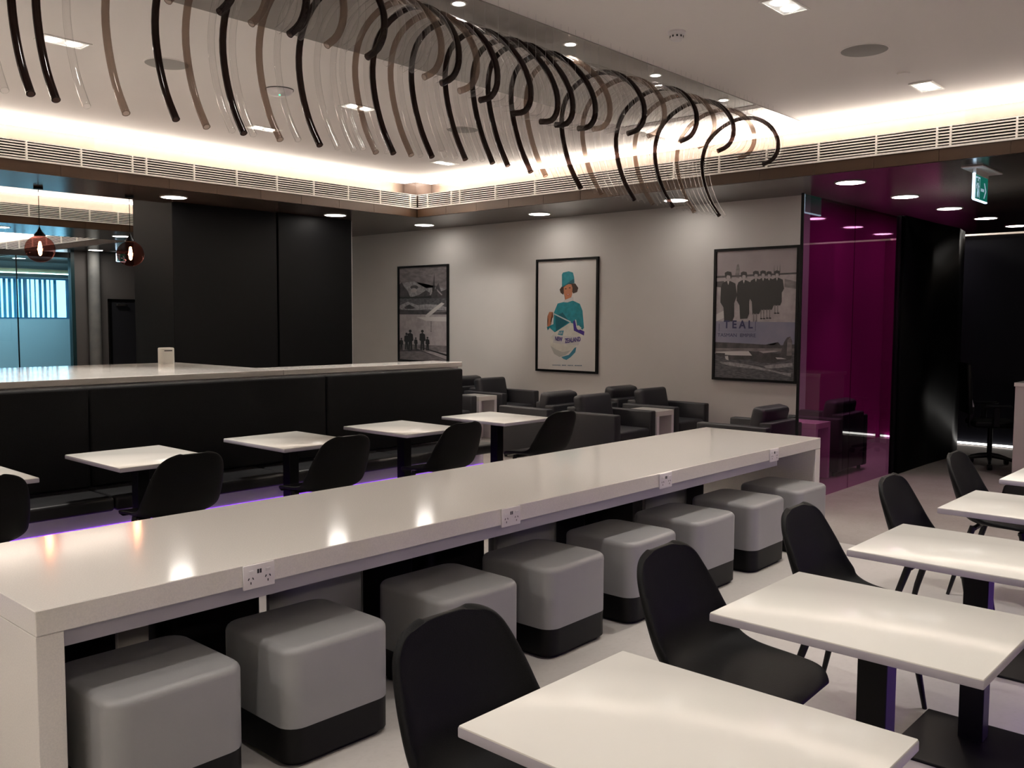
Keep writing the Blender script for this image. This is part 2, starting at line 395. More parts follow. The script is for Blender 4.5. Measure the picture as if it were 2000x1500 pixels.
# ------------------------------------------------------------------ far rooms on the left
b = B(); box(b, 8.6, 17.4, 21.0, 21.2, 0, SZ); struct('wall_back', b, mat('taupe_wall', (.20, .185, .175), .8), 'dim taupe wall with the dark door in the far room')
b = B(); cyl(b, (8.98, 20.85, SZ/2), .13, SZ, 24); struct('wall_column', b, 'concrete', 'slim round concrete column in the far room', True)
d = struct('door_1', box(B(), 9.40, 10.4, 20.93, 20.998, 0, 2.02), 'door', 'dark grey door in the far room')
part('door_frame', box(box(B(), 9.34, 9.40, 20.92, 20.998, 0, 2.09), 9.34, 10.46, 20.92, 20.998, 2.022, 2.09), 'black_metal', d)
part('door_closer', box(B(), 9.5, 9.75, 20.87, 20.928, 1.93, 1.98, .005), 'steel', d)
# glass partition and window wall
b = B(); box(b, 8.52, 8.60, 20.95, 21.10, 0, SZ); trim(16, b, mat('teal_frame', (.02, .07, .08), .4), 'teal edged frame of the far glass partition')
part_t = thing('glass_partition', 'bluish full-height glass partition in front of the far windows', 'partition')
for (x0, x1) in ((3.4, 5.55), (5.56, 7.42), (7.43, 8.52)):
    pass
b = B(); box(b, 4.0, 7.40, 21.0, 21.012, .02, 2.98); part('pane', b, 'blueglass', part_t)
b = B(); box(b, 7.42, 8.52, 21.0, 21.012, .02, 2.98); part('pane', b, 'blueglass', part_t)
b = B(); box(b, 7.40, 7.42, 20.99, 21.02, 0, 2.98); part('joint', b, 'black_metal', part_t)
b = B(); box(b, 4.0, 8.52, 20.98, 21.03, 2.98, 3.10); part('head_rail', b, 'black_metal', part_t)
# window wall at y=26
WY = 26.0
b = B(); box(b, 5.0, 13, WY, WY+.2, 0, 1.62); box(b, 5.0, 13, WY, WY+.2, 2.72, SZ+.6); box(b, -6.2, 5.0, WY, WY+.2, 0, SZ+.6); box(b, 13, 17.6, WY, WY+.2, 0, SZ+.6); struct('wall_windows', b, mat('pale_blue_wall', (.42, .52, .56), .7), 'pale wall under the far windows')
wn = struct('window_1', box(box(B(), 5.0, 13, WY+.02, WY+.14, 1.62, 1.66), 5.0, 13, WY+.02, WY+.14, 2.68, 2.72), 'blue_trim', 'far window band with upright louvres')
for k in range(16):
    b = B(); box(b, 5+k*.55-.035, 5+k*.55+.035, WY+.03, WY+.12, 1.66, 2.68); 
    if k % 2 == 0: part('window_frame', b, 'blue_trim', wn)
    else: b.free()
me = mesh_of('louvre', box(B(), -.04, .04, -.012, .012, 1.6, 2.75, rot=None), 'louvre')
for k in range(60):
    if random.random() < .8:
        o = put('louvre', me, wn, (5+k*.13, WY+.5, 0)); o.rotation_euler = (0, 0, random.choice((.3, .5, 1.0)))
b = B(); box(b, 4, 13, WY-.5, WY-.46, 2.80, 2.93); trim(17, b, mat('cream_band', (.7, .66, .42), .6), 'cream band above the far windows')
tag(part('far_light', box(B(), 4.5, 10.6, WY-1.2, WY-1.15, 2.78, 2.80), 'led_white'), 'long white tube light before the far windows', 'light')
b = B(); box(b, 10.62, 10.9, WY-.9, WY-.6, 0, SZ); struct('wall_pier', b, 'concrete', 'pale concrete pier beside the far windows')
tag(part('red_ledge', box(B(), 8.2, 8.62, 20.4, 20.6, 0, .60, .005), mat('dark_red', (.16, .01, .03), .5)), 'low dark red block just above the white counter in the far room', 'ledge')

# ------------------------------------------------------------------ downlights
dl_rim = mesh_of('trim_ring', lathe(B(), [(.143, 0), (.163, 0), (.165, -.006), (.145, -.008), (.143, 0)], (0, 0, 0)), 'grille', True)
dl_dif = mesh_of('diffuser', cyl(B(), (0, 0, -.003), .144, .006, 32), 'lamp')
def downlight(x, y, label, group, power=46, z=SZ, lit=True, size=78, name='downlight'):
    t = thing(name, label, 'downlight', (x, y, z), 0, group)
    put('trim_ring', dl_rim, t); put('diffuser', dl_dif, t)
    if lit: spot((x, y, z-.03), power, size, (1, .94, .88), blend=1., rad=.12)
row1 = 'round downlights in the dark soffit'
downlight(5.61, 10.70, 'round white downlight in the soffit in front of the wide black cabinet', row1)
downlight(8.08, 10.74, 'round white downlight in front of the narrower black cabinet', row1)
downlight(9.82, 10.76, 'round white downlight above the first black and white poster', row1, 20)
downlight(9.85, 8.40, 'round white downlight above the colour poster of a woman', row1, 18)
downlight(9.82, 6.15, 'round downlight half hidden behind the lowest glass tubes', row1, 18)
downlight(9.77, 3.95, 'round white downlight over the magenta glass screen', row1)
downlight(11.30, 3.90, 'round white downlight just right of the one over the magenta screen', row1, 130)
downlight(12.84, 3.86, 'middle downlight of the five at the right, over the black wall', row1, 40)
downlight(14.37, 3.82, 'downlight next to the last at the right, below the exit sign', row1, 25)
downlight(15.80, 3.76, 'last round downlight at the right edge', row1, 25)
for x, y, l in ((5.55, 16.4, 'small distant downlight at the left edge of the second room soffit'),
                (7.62, 16.5, 'distant downlight beside the tall black cabinet edge'),
                (8.75, 24.6, 'furthest small downlight by the left edge over the glass partition')):
    downlight(x, y, l, row1, 30)
downlight(8.80, 20.3, 'distant downlight in front of the taupe wall', row1, 30)
downlight(8.85, 22.6, 'far downlight just left of the taupe wall, above the partition', row1, 30)
for x, y in ((.67, 10.7), (3.14, 10.7), (9.8, 1.6), (9.8, -.8)):
    spot((x, y, SZ-.03), 70, 100, (1, .94, .88), blend=1., rad=.12)

# small downlights in the glossy panel
sd_rim = mesh_of('trim_ring', lathe(B(), [(.040, 0), (.052, 0), (.053, -.005), (.041, -.006), (.040, 0)], (0, 0, 0), 24), 'grille', True)
sd_dif = mesh_of('diffuser', cyl(B(), (0, 0, -.003), .041, .005, 24), mat('small_lamp_glow', (1, 1, 1), .5, emit=((1, .95, .9), 5)))
for x, l in ((4.14, 'small panel downlight at the top edge above the chandelier'), (5.27, 'small panel downlight above the middle of the chandelier'),
             (6.38, 'small panel downlight two thirds along the chandelier'), (7.49, 'small panel downlight nearest the far end of the chandelier')):
    t = thing('panel_downlight', l, 'downlight', (x, 4.21, CZ-.008), 0, 'small downlights in the glossy ceiling panel')
    put('trim_ring', sd_rim, t); put('diffuser', sd_dif, t)
    spot((x, 4.21, CZ-.03), 18, 95, (1, .93, .85))
for x in (.8, 1.9, 3.0): spot((x, 4.21, CZ-.03), 18, 95, (1, .93, .85))

# twin recessed spot fixtures
tw_fr = mesh_of('frame', box(box(box(box(B(), -.17, .17, -.095, -.08, -.008, 0), -.17, .17, .08, .095, -.008, 0), -.17, -.155, -.08, .08, -.008, 0), .155, .17, -.08, .08, -.008, 0), 'grille')
tw_in = mesh_of('inner_tray', box(B(), -.155, .155, -.08, .08, -.003, -.001), mat('tray_white', (.75, .75, .72), .4, emit=((1, .95, .88), .35)))
tw_sp = mesh_of('spot_lamp', cyl(B(), (0, 0, -.006), .047, .006, 24), 'spotlamp')
def twin(x, y, label, p1=60, p2=60, tg=None, tg2=None, size=70):
    t = thing('twin_spotlight', label, 'spotlight', (x, y, CZ), 0, 'twin spotlights in the raised ceiling')
    put('frame', tw_fr, t); put('inner_tray', tw_in, t)
    put('spot_lamp', tw_sp, t, (-.073, 0, 0)); put('spot_lamp', tw_sp, t, (.073, 0, 0))
    spot((x-.073, y, CZ-.03), p1, size, (1, .94, .87), tg); spot((x+.073, y, CZ-.03), p2, size, (1, .94, .87), tg2)
twin(5.55, 2.70, 'twin spotlight at the top edge right of the smoke detector', 95, 95)
twin(8.22, 2.69, 'twin spotlight near the lit cove at the far end of the ceiling', 40, 40)
twin(2.82, 6.95, 'twin spotlight nearest the camera, behind the first glass tubes', 175, 175)
twin(5.52, 6.96, 'twin spotlight seen through the middle of the glass tubes', 130, 130)
twin(5.47, 8.48, 'twin spotlight partly behind a taupe tube, beside the sensor', 45, 45)
twin(8.17, 8.57, 'twin spotlight closest to the corner of the ceiling', 45, 45)
spot((8.24, 8.57, CZ-.04), 240, 44, (1, .94, .87), (10.39, 10.05, 1.6), 1., .15)
for x, y, p in ((2.85, 2.7, 75), (.2, 2.7, 85), (.2, 6.95, 300), (1.2, .9, 100), (3.0, .7, 95), (5.0, .7, 165), (7.0, .7, 170), (8.1, 5.6, 60), (2.8, -2.5, 120), (-2.5, 2.7, 380), (-2.5, 6.9, 250)):  # unseen spots: ceiling grid carried on, the rest added as fill light
    spot((x, y, CZ-.03), p, 82, (1, .94, .87))
spot((-2.0, 3.3, CZ-.05), 160, 46, (1, .94, .87), (1.05, 3.35, .35))  # added spot to brighten the left end of the long table, no fixture
area('daylight_tubes', (8.4, 24.7, 2.9), 4.0, .2, 130, (.72, .9, 1.0))
for x, y in ((2.5, 13.5), (5.4, 13.5)): spot((x, y, CZ-.03), 60, 90)
# ceiling speakers, detectors, cover
sp_m = mesh_of('speaker_grille', lathe(B(), [(0, -.008), (.15, -.008), (.165, -.004), (.165, 0)], (0, 0, 0), 40), 'speaker', True)
sp_r = mesh_of('rim', lathe(B(), [(.165, 0), (.165, -.006), (.175, -.005), (.177, 0)], (0, 0, 0), 40), 'ceil', True)
for x, y, l in ((6.84, 2.69, 'round grey ceiling speaker between the two right-hand spotlights'), (3.60, 6.93, 'round grey ceiling speaker behind the first dark glass tubes'),
                (6.88, 6.94, 'round grey ceiling speaker behind the middle glass tubes')):
    t = thing('ceiling_speaker', l, 'speaker', (x, y, CZ), 0, 'round ceiling speakers'); put('speaker_grille', sp_m, t); put('rim', sp_r, t)
t = thing('smoke_detector', 'small white smoke detector on the plain ceiling', 'detector', (5.56, 3.50, CZ))
part('base', lathe(B(), [(0, 0), (.062, 0), (.064, -.012), (.058, -.022), (0, -.022)], (0, 0, 0)), 'white_plastic', t, True)
part('sensor_dome', lathe(B(), [(.048, -.022), (.046, -.045), (.036, -.060), (0, -.062)], (0, 0, 0)), 'white_plastic', t, True)
me = mesh_of('vent_slot', box(B(), .0445, .0485, -.006, .006, -.043, -.030), 'dark_dot')
for k in range(10):
    o = put('vent_slot', me, t); o.rotation_euler = (0, 0, k*PI/5)
t = thing('motion_sensor', 'round white ceiling sensor with a green light', 'detector', (4.65, 6.96, CZ))
part('dome', lathe(B(), [(.0, -.055), (.07, -.05), (.10, -.034), (.115, -.01), (.115, 0)], (0, 0, 0)), 'white_plastic', t, True)
part('dark_ring', lathe(B(), [(.116, 0), (.121, -.008), (.124, 0)], (0, 0, 0)), 'dark_dot', t, True)
part('status_light', lathe(B(), [(0, -.061), (.007, -.057), (.007, -.050)], (-.02, -.03, 0), 10), 'green_led', t)
t = thing('sprinkler_cover', 'tiny round cover plate near the ceiling speaker', 'cover', (7.66, 2.69, CZ))
part('plate', lathe(B(), [(0, -.014), (.045, -.012), (.05, -.004), (.05, 0)], (0, 0, 0)), 'ceil', t, True)
t = thing('sprinkler_cover', 'tiny round cover plate between the glass tubes and the cove', 'cover', (7.6, 8.0, CZ))
part('plate', lathe(B(), [(0, -.014), (.045, -.012), (.05, -.004), (.05, 0)], (0, 0, 0)), 'ceil', t, True)

# ------------------------------------------------------------------ posters
def gmat(name, c, c2=None, scale=8, stretch=(1, 1, 1)):
    return mat(name, c, .35, noise=(scale, c2, 5, stretch)) if c2 else mat(name, c, .35)
PC = {
 'white': gmat('print_white', (.60, .575, .55)), 'teal': gmat('print_teal', (.012, .16, .19), (.02, .22, .27), 14), 'dteal': gmat('print_dark_teal', (.008, .09, .12)),
 'skin': gmat('print_skin', (.42, .17, .09)), 'hair': gmat('print_hair', (.035, .018, .012)), 'cream': gmat('print_cream', (.62, .60, .53), (.52, .50, .44), 9),
 'purple': gmat('print_purple', (.045, .02, .19)), 'lip': gmat('print_red', (.35, .04, .04)), 'black': gmat('print_black', (.010, .010, .011)),
 'sky': gmat('print_sky', (.26, .225, .235), (.31, .27, .28), 3), 'grey': gmat('print_grey', (.12, .105, .11), (.20, .18, .185), 9, (1, 1, 3)),
 'dgrey': gmat('print_dark_grey', (.03, .027, .03), (.065, .058, .062), 12), 'sea': gmat('print_sea', (.035, .036, .042), (.12, .12, .13), 16, (1, 1, 5)),
 'foam': gmat('print_foam', (.34, .33, .34), (.18, .175, .185), 22), 'pale': gmat('print_pale', (.38, .34, .345), (.30, .27, .275), 12),
 'bluesky': gmat('print_blue_sky', (.17, .175, .25), (.22, .215, .28), 3), 'navy': gmat('print_navy', (.018, .018, .075)), 'white2': gmat('print_bright', (.50, .48, .47)),
 'shade': gmat('print_shade', (.40, .39, .36)), 'blue': gmat('print_light_blue', (.05, .22, .30)),
}
PX = 10.352
def poster(label, y0, y1, z0, z1, quad, shapes, bg):
    """quad: (x_left, x_right, top_left, top_right, bottom_left, bottom_right) of the drawing board the shapes are given on"""
    t = thing('framed_poster', label, 'poster')
    F = .032
    fr = mesh_of('frame', box(box(box(box(B(), PX, 10.388, y0, y0+F, z0, z1), PX, 10.388, y1-F, y1, z0, z1), PX, 10.388, y0+F, y1-F, z0, z0+F), PX, 10.388, y0+F, y1-F, z1-F, z1), 'black_metal')
    put('frame', fr, t)
    a, c, d, e = y0+F, y1-F, z0+F, z1-F
    xl, xr, tl, tr, bl, br = quad
    def cv(X, Y):
        u = (X-xl)/(xr-xl); top = tl+(tr-tl)*u; bot = bl+(br-bl)*u; v = (bot-Y)/(bot-top)
        u = min(max(u, 0), 1); v = min(max(v, 0), 1)
        return c-u*(c-a), d+v*(e-d)
    b = B(); mats = [bg]
    box(b, 10.372, 10.386, a, c, d, e)
    lv = 0
    for col, pts in shapes:
        if col not in mats: mats.append(col)
        lv += 1; x = 10.3715-lv*.00004
        vs = [b.verts.new((x, *cv(*p))) for p in pts]
        try: f = b.faces.new(vs); f.material_index = mats.index(col)
        except Exception: pass
    bmesh.ops.triangulate(b, faces=[f for f in b.faces if len(f.verts) > 4])
    me = bpy.data.meshes.new('print'); b.to_mesh(me); b.free()
    for k in mats: me.materials.append(PC[k])
    put('print', me, t)
    return t, cv
def ell(cx, cy, rx, ry, n=18, a0=0, a1=2*PI, rot=0):
    out = []
    for k in range(n):
        a = a0+(a1-a0)*k/(n if a1-a0 > 6.2 else n-1); x = rx*math.cos(a); y = ry*math.sin(a)
        out.append((cx+x*math.cos(rot)-y*math.sin(rot), cy+x*math.sin(rot)+y*math.cos(rot)))
    return out
def lettering(txt, parent, loc, size, m, mtx, sx=1., name='lettering', extr=.0006, rz=0., bold=0.):
    cu = bpy.data.curves.new(name, 'FONT'); cu.body = txt; cu.size = size; cu.extrude = extr; cu.offset = bold; cu.align_x = 'CENTER'; cu.align_y = 'CENTER'
    tmp = bpy.data.objects.new('tmp', cu); COL.objects.link(tmp)
    bpy.context.view_layer.update()
    me = bpy.data.meshes.new_from_object(tmp.evaluated_get(bpy.context.evaluated_depsgraph_get()))
    bpy.data.objects.remove(tmp)
    me.transform(Matrix.Translation(loc) @ mtx @ Matrix.Rotation(rz, 4, 'Z') @ Matrix.Diagonal((sx, 1, 1, 1)))
    me.materials.clear(); me.materials.append(m)
    return put(name, me, parent)
FACE_X = Matrix(((0, 0, -1, 0), (-1, 0, 0, 0), (0, 1, 0, 0), (0, 0, 0, 1)))   # reads towards -x
FACE_Y = Matrix(((1, 0, 0, 0), (0, 0, -1, 0), (0, 1, 0, 0), (0, 0, 0, 1)))    # reads towards -y

# poster 1: monochrome seaside / aircraft collage
sh = [('grey', [(240, 262), (800, 240), (800, 560), (240, 600)]),
      ('foam', [(240, 470), (330, 440), (420, 430), (500, 470), (560, 520), (700, 500), (800, 540), (800, 620), (240, 640)]),
      ('dgrey', [(240, 470), (270, 440), (300, 500), (345, 560), (375, 640), (300, 680), (240, 640)]),
      ('dgrey', ell(420, 505, 48, 26)),
      ('pale', ell(415, 545, 36, 30)),
      ('dgrey', [(375, 640), (480, 600), (560, 545), (620, 590), (640, 650), (600, 720), (480, 690), (375, 660)]),
      ('black', [(240, 630), (500, 625), (800, 600), (800, 650), (240, 650)]),
      ('dgrey', [(640, 540), (655, 320), (663, 540), (700, 450), (730, 560), (800, 530), (800, 650), (620, 640)]),
      ('pale', [(680, 525), (745, 600), (735, 610), (690, 560)]), ('pale', [(600, 600), (625, 535), (632, 560), (612, 610)]),
      ('sea', [(240, 650), (800, 645), (800, 800), (240, 860)]),
      ('foam', [(240, 740), (340, 690), (460, 735), (560, 720), (700, 730), (800, 760), (800, 800), (560, 790), (400, 800), (240, 790)]),
      ('dgrey', [(300, 760), (360, 725), (430, 770), (400, 785), (310, 785)]),
      ('dgrey', [(240, 800), (540, 800), (600, 830), (800, 815), (800, 852), (240, 856)]),
      ('pale', [(240, 856), (800, 852), (800, 1450), (240, 1450)]),
      ('white2', [(445, 890), (800, 880), (800, 940), (560, 935)]),
      ('white2', [(545, 870), (640, 780), (735, 700), (770, 715), (660, 820), (575, 900)]),
      ('grey', [(240, 1240), (800, 1250), (800, 1330), (240, 1330)]),
      ('dgrey', [(240, 1325), (460, 1300), (800, 1430), (800, 1450), (240, 1450)]),
      ('grey', [(240, 1335), (500, 1330), (790, 1430), (790, 1450), (240, 1450)]),
      ('black', [(460, 1265), (800, 1360), (800, 1385), (640, 1330), (470, 1275)])]
for x, y, s in ((370, 1052, 1.0), (515, 1052, .98), (325, 1092, .82), (575, 1140, .66), (437, 1150, .58), (262, 1160, .6)):
    h = 270*s
    sh += [('black', ell(x, y+h*.07, 17*s, 20*s, 10)),
           ('black', [(x-32*s, y+h*.20), (x, y+h*.14), (x+32*s, y+h*.22), (x+38*s, y+h*.52), (x+22*s, y+h*.55), (x+24*s, y+h*.98), (x+4*s, y+h), (x, y+h*.66), (x-8*s, y+h), (x-26*s, y+h*.96), (x-20*s, y+h*.55), (x-36*s, y+h*.5)])]
for k in range(7): sh.append(('dgrey', ell(617, 950+k*20, 7, 6, 6)))
poster('black framed monochrome poster of walkers on a beach, half behind the counter', 10.78, 12.03, .93, 2.555, (240, 800, 262, 240, 1440, 1450), sh, 'grey')

# poster 2: illustrated woman in teal with a travel bag
sh = [('hair', [(395, 465), (430, 415), (470, 400), (560, 400), (592, 450), (580, 495), (540, 510), (520, 470), (450, 470), (435, 525), (405, 500)]),
      ('skin', [(438, 440), (480, 405), (520, 410), (532, 450), (528, 520), (505, 555), (510, 590), (455, 590), (458, 545), (440, 500)]),
      ('hair', ell(460, 458, 11, 6, 8)), ('hair', ell(503, 448, 11, 6, 8)), ('lip', ell(485, 522, 17, 7, 10)), ('white2', ell(485, 520, 12, 3, 8)),
      ('teal', [(418, 300), (430, 278), (490, 265), (535, 280), (548, 330), (552, 398), (500, 402), (420, 440)]),
      ('dteal', [(420, 440), (500, 380), (548, 345), (552, 398), (500, 402)]),
      ('teal', [(375, 620), (450, 600), (540, 590), (610, 625), (638, 700), (655, 890), (640, 910), (570, 870), (500, 880), (345, 940), (290, 890), (270, 920), (258, 880), (330, 850), (335, 720)]),
      ('dteal', [(350, 760), (430, 720), (500, 820), (360, 930)]),
      ('white2', [(440, 585), (540, 545), (545, 585), (480, 608), (442, 605)]),
      ('skin', [(265, 760), (285, 712), (325, 715), (330, 770), (300, 800), (305, 850), (280, 880), (262, 870), (275, 810)]),
      ('white2', [(325, 722), (520, 820), (512, 832), (325, 735)]),
      ('cream', [(350, 940), (510, 830), (560, 850), (650, 920), (660, 970), (600, 1020), (560, 1110), (470, 1190), (400, 1215), (340, 1180), (300, 1090), (292, 1010)]),
      ('shade', [(300, 1090), (340, 1180), (400, 1215), (470, 1190), (520, 1140), (430, 1160), (360, 1130)]),
      ('purple', [(540, 820), (560, 800), (570, 850), (600, 900), (660, 930), (655, 975), (590, 940), (550, 920)]),
      ('cream', [(572, 872), (600, 862), (630, 890), (605, 915), (585, 905)]),
      ('white2', [(560, 800), (572, 798), (585, 870), (575, 875)]),
      ('blue', [(395, 925), (445, 920), (432, 975), (378, 968)]),
      ('blue', [(420, 1215), (500, 1190), (560, 1110), (578, 1105), (568, 1160), (520, 1215), (475, 1248), (440, 1235)]),
      ('white2', [(325, 975), (620, 990), (600, 1085), (330, 1060)])]
t2, cv = poster('black framed colour poster of a woman in teal uniform and hat holding a white bag', 7.74, 8.89, .89, 2.545, (160, 780, 155, 135, 1350, 1372), sh, 'white')
def at(X, Y, k=0.): y, z = cv(X, Y); return (10.3675-k, y, z)
lettering('NEW', t2, at(390, 1016), .088, PC['purple'], FACE_X, .70, rz=-.08, bold=.002)
lettering('ZEALAND', t2, at(541, 1026), .092, PC['purple'], FACE_X, .70, rz=.12, bold=.002)
lettering('AIR', t2, at(412, 948), .05, PC['white2'], FACE_X, 1, rz=.1)
b = B()
for k, wd in enumerate([9, 8, 9, 7, 9, 9, 0, 12, 9, 10, 0, 9, 12, 8, 10, 0, 12, 9, 11, 9, 12]):
    if wd:
        y, z = cv(330+k*15, 1307); box(b, 10.3688, 10.3695, y-.0007*wd-.002, y+.0007*wd+.002, z-.007, z+.007)
tag(part('caption_line', b, mat('print_caption', (.10, .16, .22), .5), t2), None, None, None, 'stuff')

# poster 3: uniformed crew over a flying boat
sh = [('sky', [(130, 130), (890, 105), (890, 380), (130, 400)]),
      ('pale', [(130, 380), (890, 360), (890, 820), (130, 810)]),
      ('grey', [(310, 375), (330, 260), (345, 250), (358, 300), (355, 390)]),
      ('dgrey', [(130, 365), (890, 340), (890, 356), (130, 385)]),
      ('dgrey', [(130, 420), (200, 415), (230, 440), (200, 480), (130, 470)]),
      ('grey', [(780, 400), (890, 430), (890, 500), (780, 480)]),
      ('dgrey', [(682, 260), (686, 345), (679, 345)]), ('dgrey', [(735, 250), (739, 340), (731, 340)]), ('dgrey', [(712, 265), (715, 340), (709, 340)]),
      ('white2', [(130, 740), (215, 700), (220, 770), (130, 810)])]
for x, y, s in ((710, 322, .86), (637, 328, .84), (582, 320, .90), (515, 322, .94), (400, 328, 1.02), (248, 325, 1.15)):
    H = (820-y) if x < 300 else (790-y if x < 450 else (745-y)); H2 = {710: 340, 637: 375, 582: 385}.get(x, H)
    wd = 46*s
    sh += [('dgrey', ell(x, y+40*s, 25*s, 30*s, 12)), ('pale', ell(x, y+50*s, 17*s, 24*s, 12)),
           ('black', [(x-30*s, y+34*s), (x-31*s, y+8*s), (x-8*s, y-4*s), (x+24*s, y+2*s), (x+30*s, y+26*s), (x+30*s, y+70*s), (x+20*s, y+34*s), (x-10*s, y+28*s), (x-24*s, y+48*s)]),
           ('black', [(x-16*s, y+78*s), (x+16*s, y+78*s), (x+wd*1.35, y+100*s), (x+wd*1.7, y+200*s), (x+wd*1.2, y+H2*.62), (x+wd*1.25, y+H2*.88), (x+wd*.9, y+H2*.98),
                      (x-wd*.6, y+H2*.99), (x-wd*.8, y+H2*.7), (x-wd*1.4, y+H2*.6), (x-wd*1.35, y+130*s), (x-wd*1.1, y+98*s)]),
           ('white2', [(x-9*s, y+80*s), (x+9*s, y+80*s), (x+1*s, y+112*s)])]
    if x > 450:
        for dx in (-14, 12): sh.append(('grey', [(x+dx-5, y+H2*.97), (x+dx+6, y+H2*.97), (x+dx+8, y+H2*1.2), (x+dx-2, y+H2*1.2)]))
        for dx in (-14, 12): sh.append(('black', ell(x+dx+6, y+H2*1.2, 13, 7, 8)))
sh += [('bluesky', [(130, 806), (890, 818), (890, 1040), (130, 1030)]),
       ('dgrey', [(130, 1010), (250, 1015), (360, 1020), (480, 1030), (620, 1035), (700, 1040), (735, 1010), (760, 1040), (890, 1030), (890, 1100), (130, 1110)]),
       ('grey', [(130, 1070), (890, 1070), (890, 1110), (130, 1115)]),
       ('sea', [(130, 1100), (890, 1100), (890, 1390), (130, 1370)]),
       ('dgrey', [(440, 1095), (600, 1110), (760, 1120), (790, 1010), (815, 965), (845, 955), (862, 1000), (865, 1150), (850, 1180), (700, 1215), (560, 1210), (470, 1180), (240, 1185), (235, 1150)]),
       ('grey', [(820, 990), (846, 960), (860, 1005), (862, 1140), (815, 1140)]),
       ('white2', [(130, 1105), (300, 1100), (460, 1098), (495, 1142), (300, 1140), (130, 1125)]),
       ('pale', [(560, 1100), (700, 1090), (740, 1100), (600, 1118)]),
       ('white2', [(715, 1158), (770, 1160), (815, 1172), (730, 1175)]),
       ('white2', [(230, 1150), (262, 1145), (268, 1190), (240, 1180)]),
       ('foam', [(180, 1205), (330, 1210), (480, 1235), (620, 1265), (760, 1300), (860, 1310), (860, 1345), (700, 1300), (520, 1270), (330, 1250), (200, 1225)]),
       ('foam', [(600, 1240), (700, 1225), (870, 1210), (875, 1245), (740, 1262), (640, 1268)]),
       ('dgrey', [(135, 1115), (232, 1120), (225, 1160), (140, 1140)])]
t3, cv = poster('black framed poster of six uniformed women above a flying boat, beside the magenta glass', 4.77, 5.91, .90, 2.555, (130, 890, 130, 105, 1355, 1385), sh, 'sky')
lettering('T E A L', t3, at(355, 842), .135, PC['navy'], FACE_X, .95, bold=.004)
lettering('TASMAN  EMPIRE', t3, at(340, 945), .062, PC['navy'], FACE_X, 1.12)
b = B()
for (X0, Y0, X1, Y1) in ((165, 830, 168, 905), (520, 800, 523, 900), (165, 901, 523, 906)):
    ya, za = cv(X0, Y0); yb, zb = cv(X1, Y1); box(b, 10.3682, 10.3690, min(ya, yb), max(ya, yb)+.001, min(za, zb), max(za, zb)+.001)
part('letter_border', b, PC['navy'], t3)

# ------------------------------------------------------------------ exit signs
def exit_sign(x, y, label, wdt=.42, sc=1.):
    t = thing('exit_sign', label, 'sign', (x, y, SZ)); t.scale = (sc, sc, sc)
    part('ceiling_plate', box(B(), -.30, .38, -.10, .10, -.014, 0, .003), 'ceil', t)
    part('mounting', box(B(), -wdt/2, wdt/2, -.014, .014, -.07, -.014), 'ceil', t)
    part('panel', box(B(), -wdt/2, wdt/2, -.010, .010, -.30, -.07), 'sign_green', t)
    part('edge_light', box(box(B(), -wdt/2-.022, -wdt/2, -.011, .011, -.305, -.06), -wdt/2, wdt/2, -.011, .011, -.312, -.30), 'sign_edge', t)
    b = B(); yy = -.0115
    def poly(pts):
        vs = [b.verts.new((px, yy, pz)) for px, pz in pts]; f = b.faces.new(vs)
        bmesh.ops.triangulate(b, faces=[f]) if len(pts) > 4 else None
    k = wdt/.42
    # running figure in a doorway
    poly([(-.19*k+p[0]*k, -.29+p[1]) for p in ((0, 0), (.012, 0), (.012, .20), (0, .20))])
    poly([(-.19*k+p[0]*k, -.29+p[1]) for p in ((0, .19), (.13, .19), (.13, .205), (0, .205))])
    poly([(-.19*k+p[0]*k, -.29+p[1]) for p in ((.118, 0), (.13, 0), (.13, .20), (.118, .20))])
    poly([(-.12*k+.016*math.cos(a*PI/5)*k, -.115+.016*math.sin(a*PI/5)) for a in range(10)])
    poly([(-.19*k+p[0]*k, -.29+p[1]) for p in ((.045, .145), (.080, .150), (.088, .085), (.060, .080))])
    poly([(-.19*k+p[0]*k, -.29+p[1]) for p in ((.060, .088), (.080, .086), (.062, .045), (.066, .005), (.048, .005), (.044, .050))])
    poly([(-.19*k+p[0]*k, -.29+p[1]) for p in ((.070, .088), (.088, .085), (.112, .050), (.105, .010), (.090, .015), (.094, .048))])
    poly([(-.19*k+p[0]*k, -.29+p[1]) for p in ((.045, .145), (.050, .132), (.025, .110), (.028, .088), (.015, .088), (.012, .115))])
    poly([(-.19*k+p[0]*k, -.29+p[1]) for p in ((.078, .148), (.080, .135), (.100, .115), (.112, .122), (.114, .112), (.098, .102))])
    # arrow
    poly([(p[0]*k, -.20+p[1]) for p in ((-.02, .014), (.085, .014), (.085, -.014), (-.02, -.014))])
    poly([(p[0]*k, -.20+p[1]) for p in ((.075, .075), (.105, .075), (.165, 0), (.130, 0))])
    poly([(p[0]*k, -.20+p[1]) for p in ((.075, -.075), (.105, -.075), (.165, 0), (.130, 0))])
    part('pictogram', b, 'sign_white', t, label='white running figure and arrow')
exit_sign(9.78, 2.66, 'green exit sign with running figure and arrow under the soffit')
exit_sign(9.36, 20.3, 'small distant green exit sign above the dark door', .26, .74)

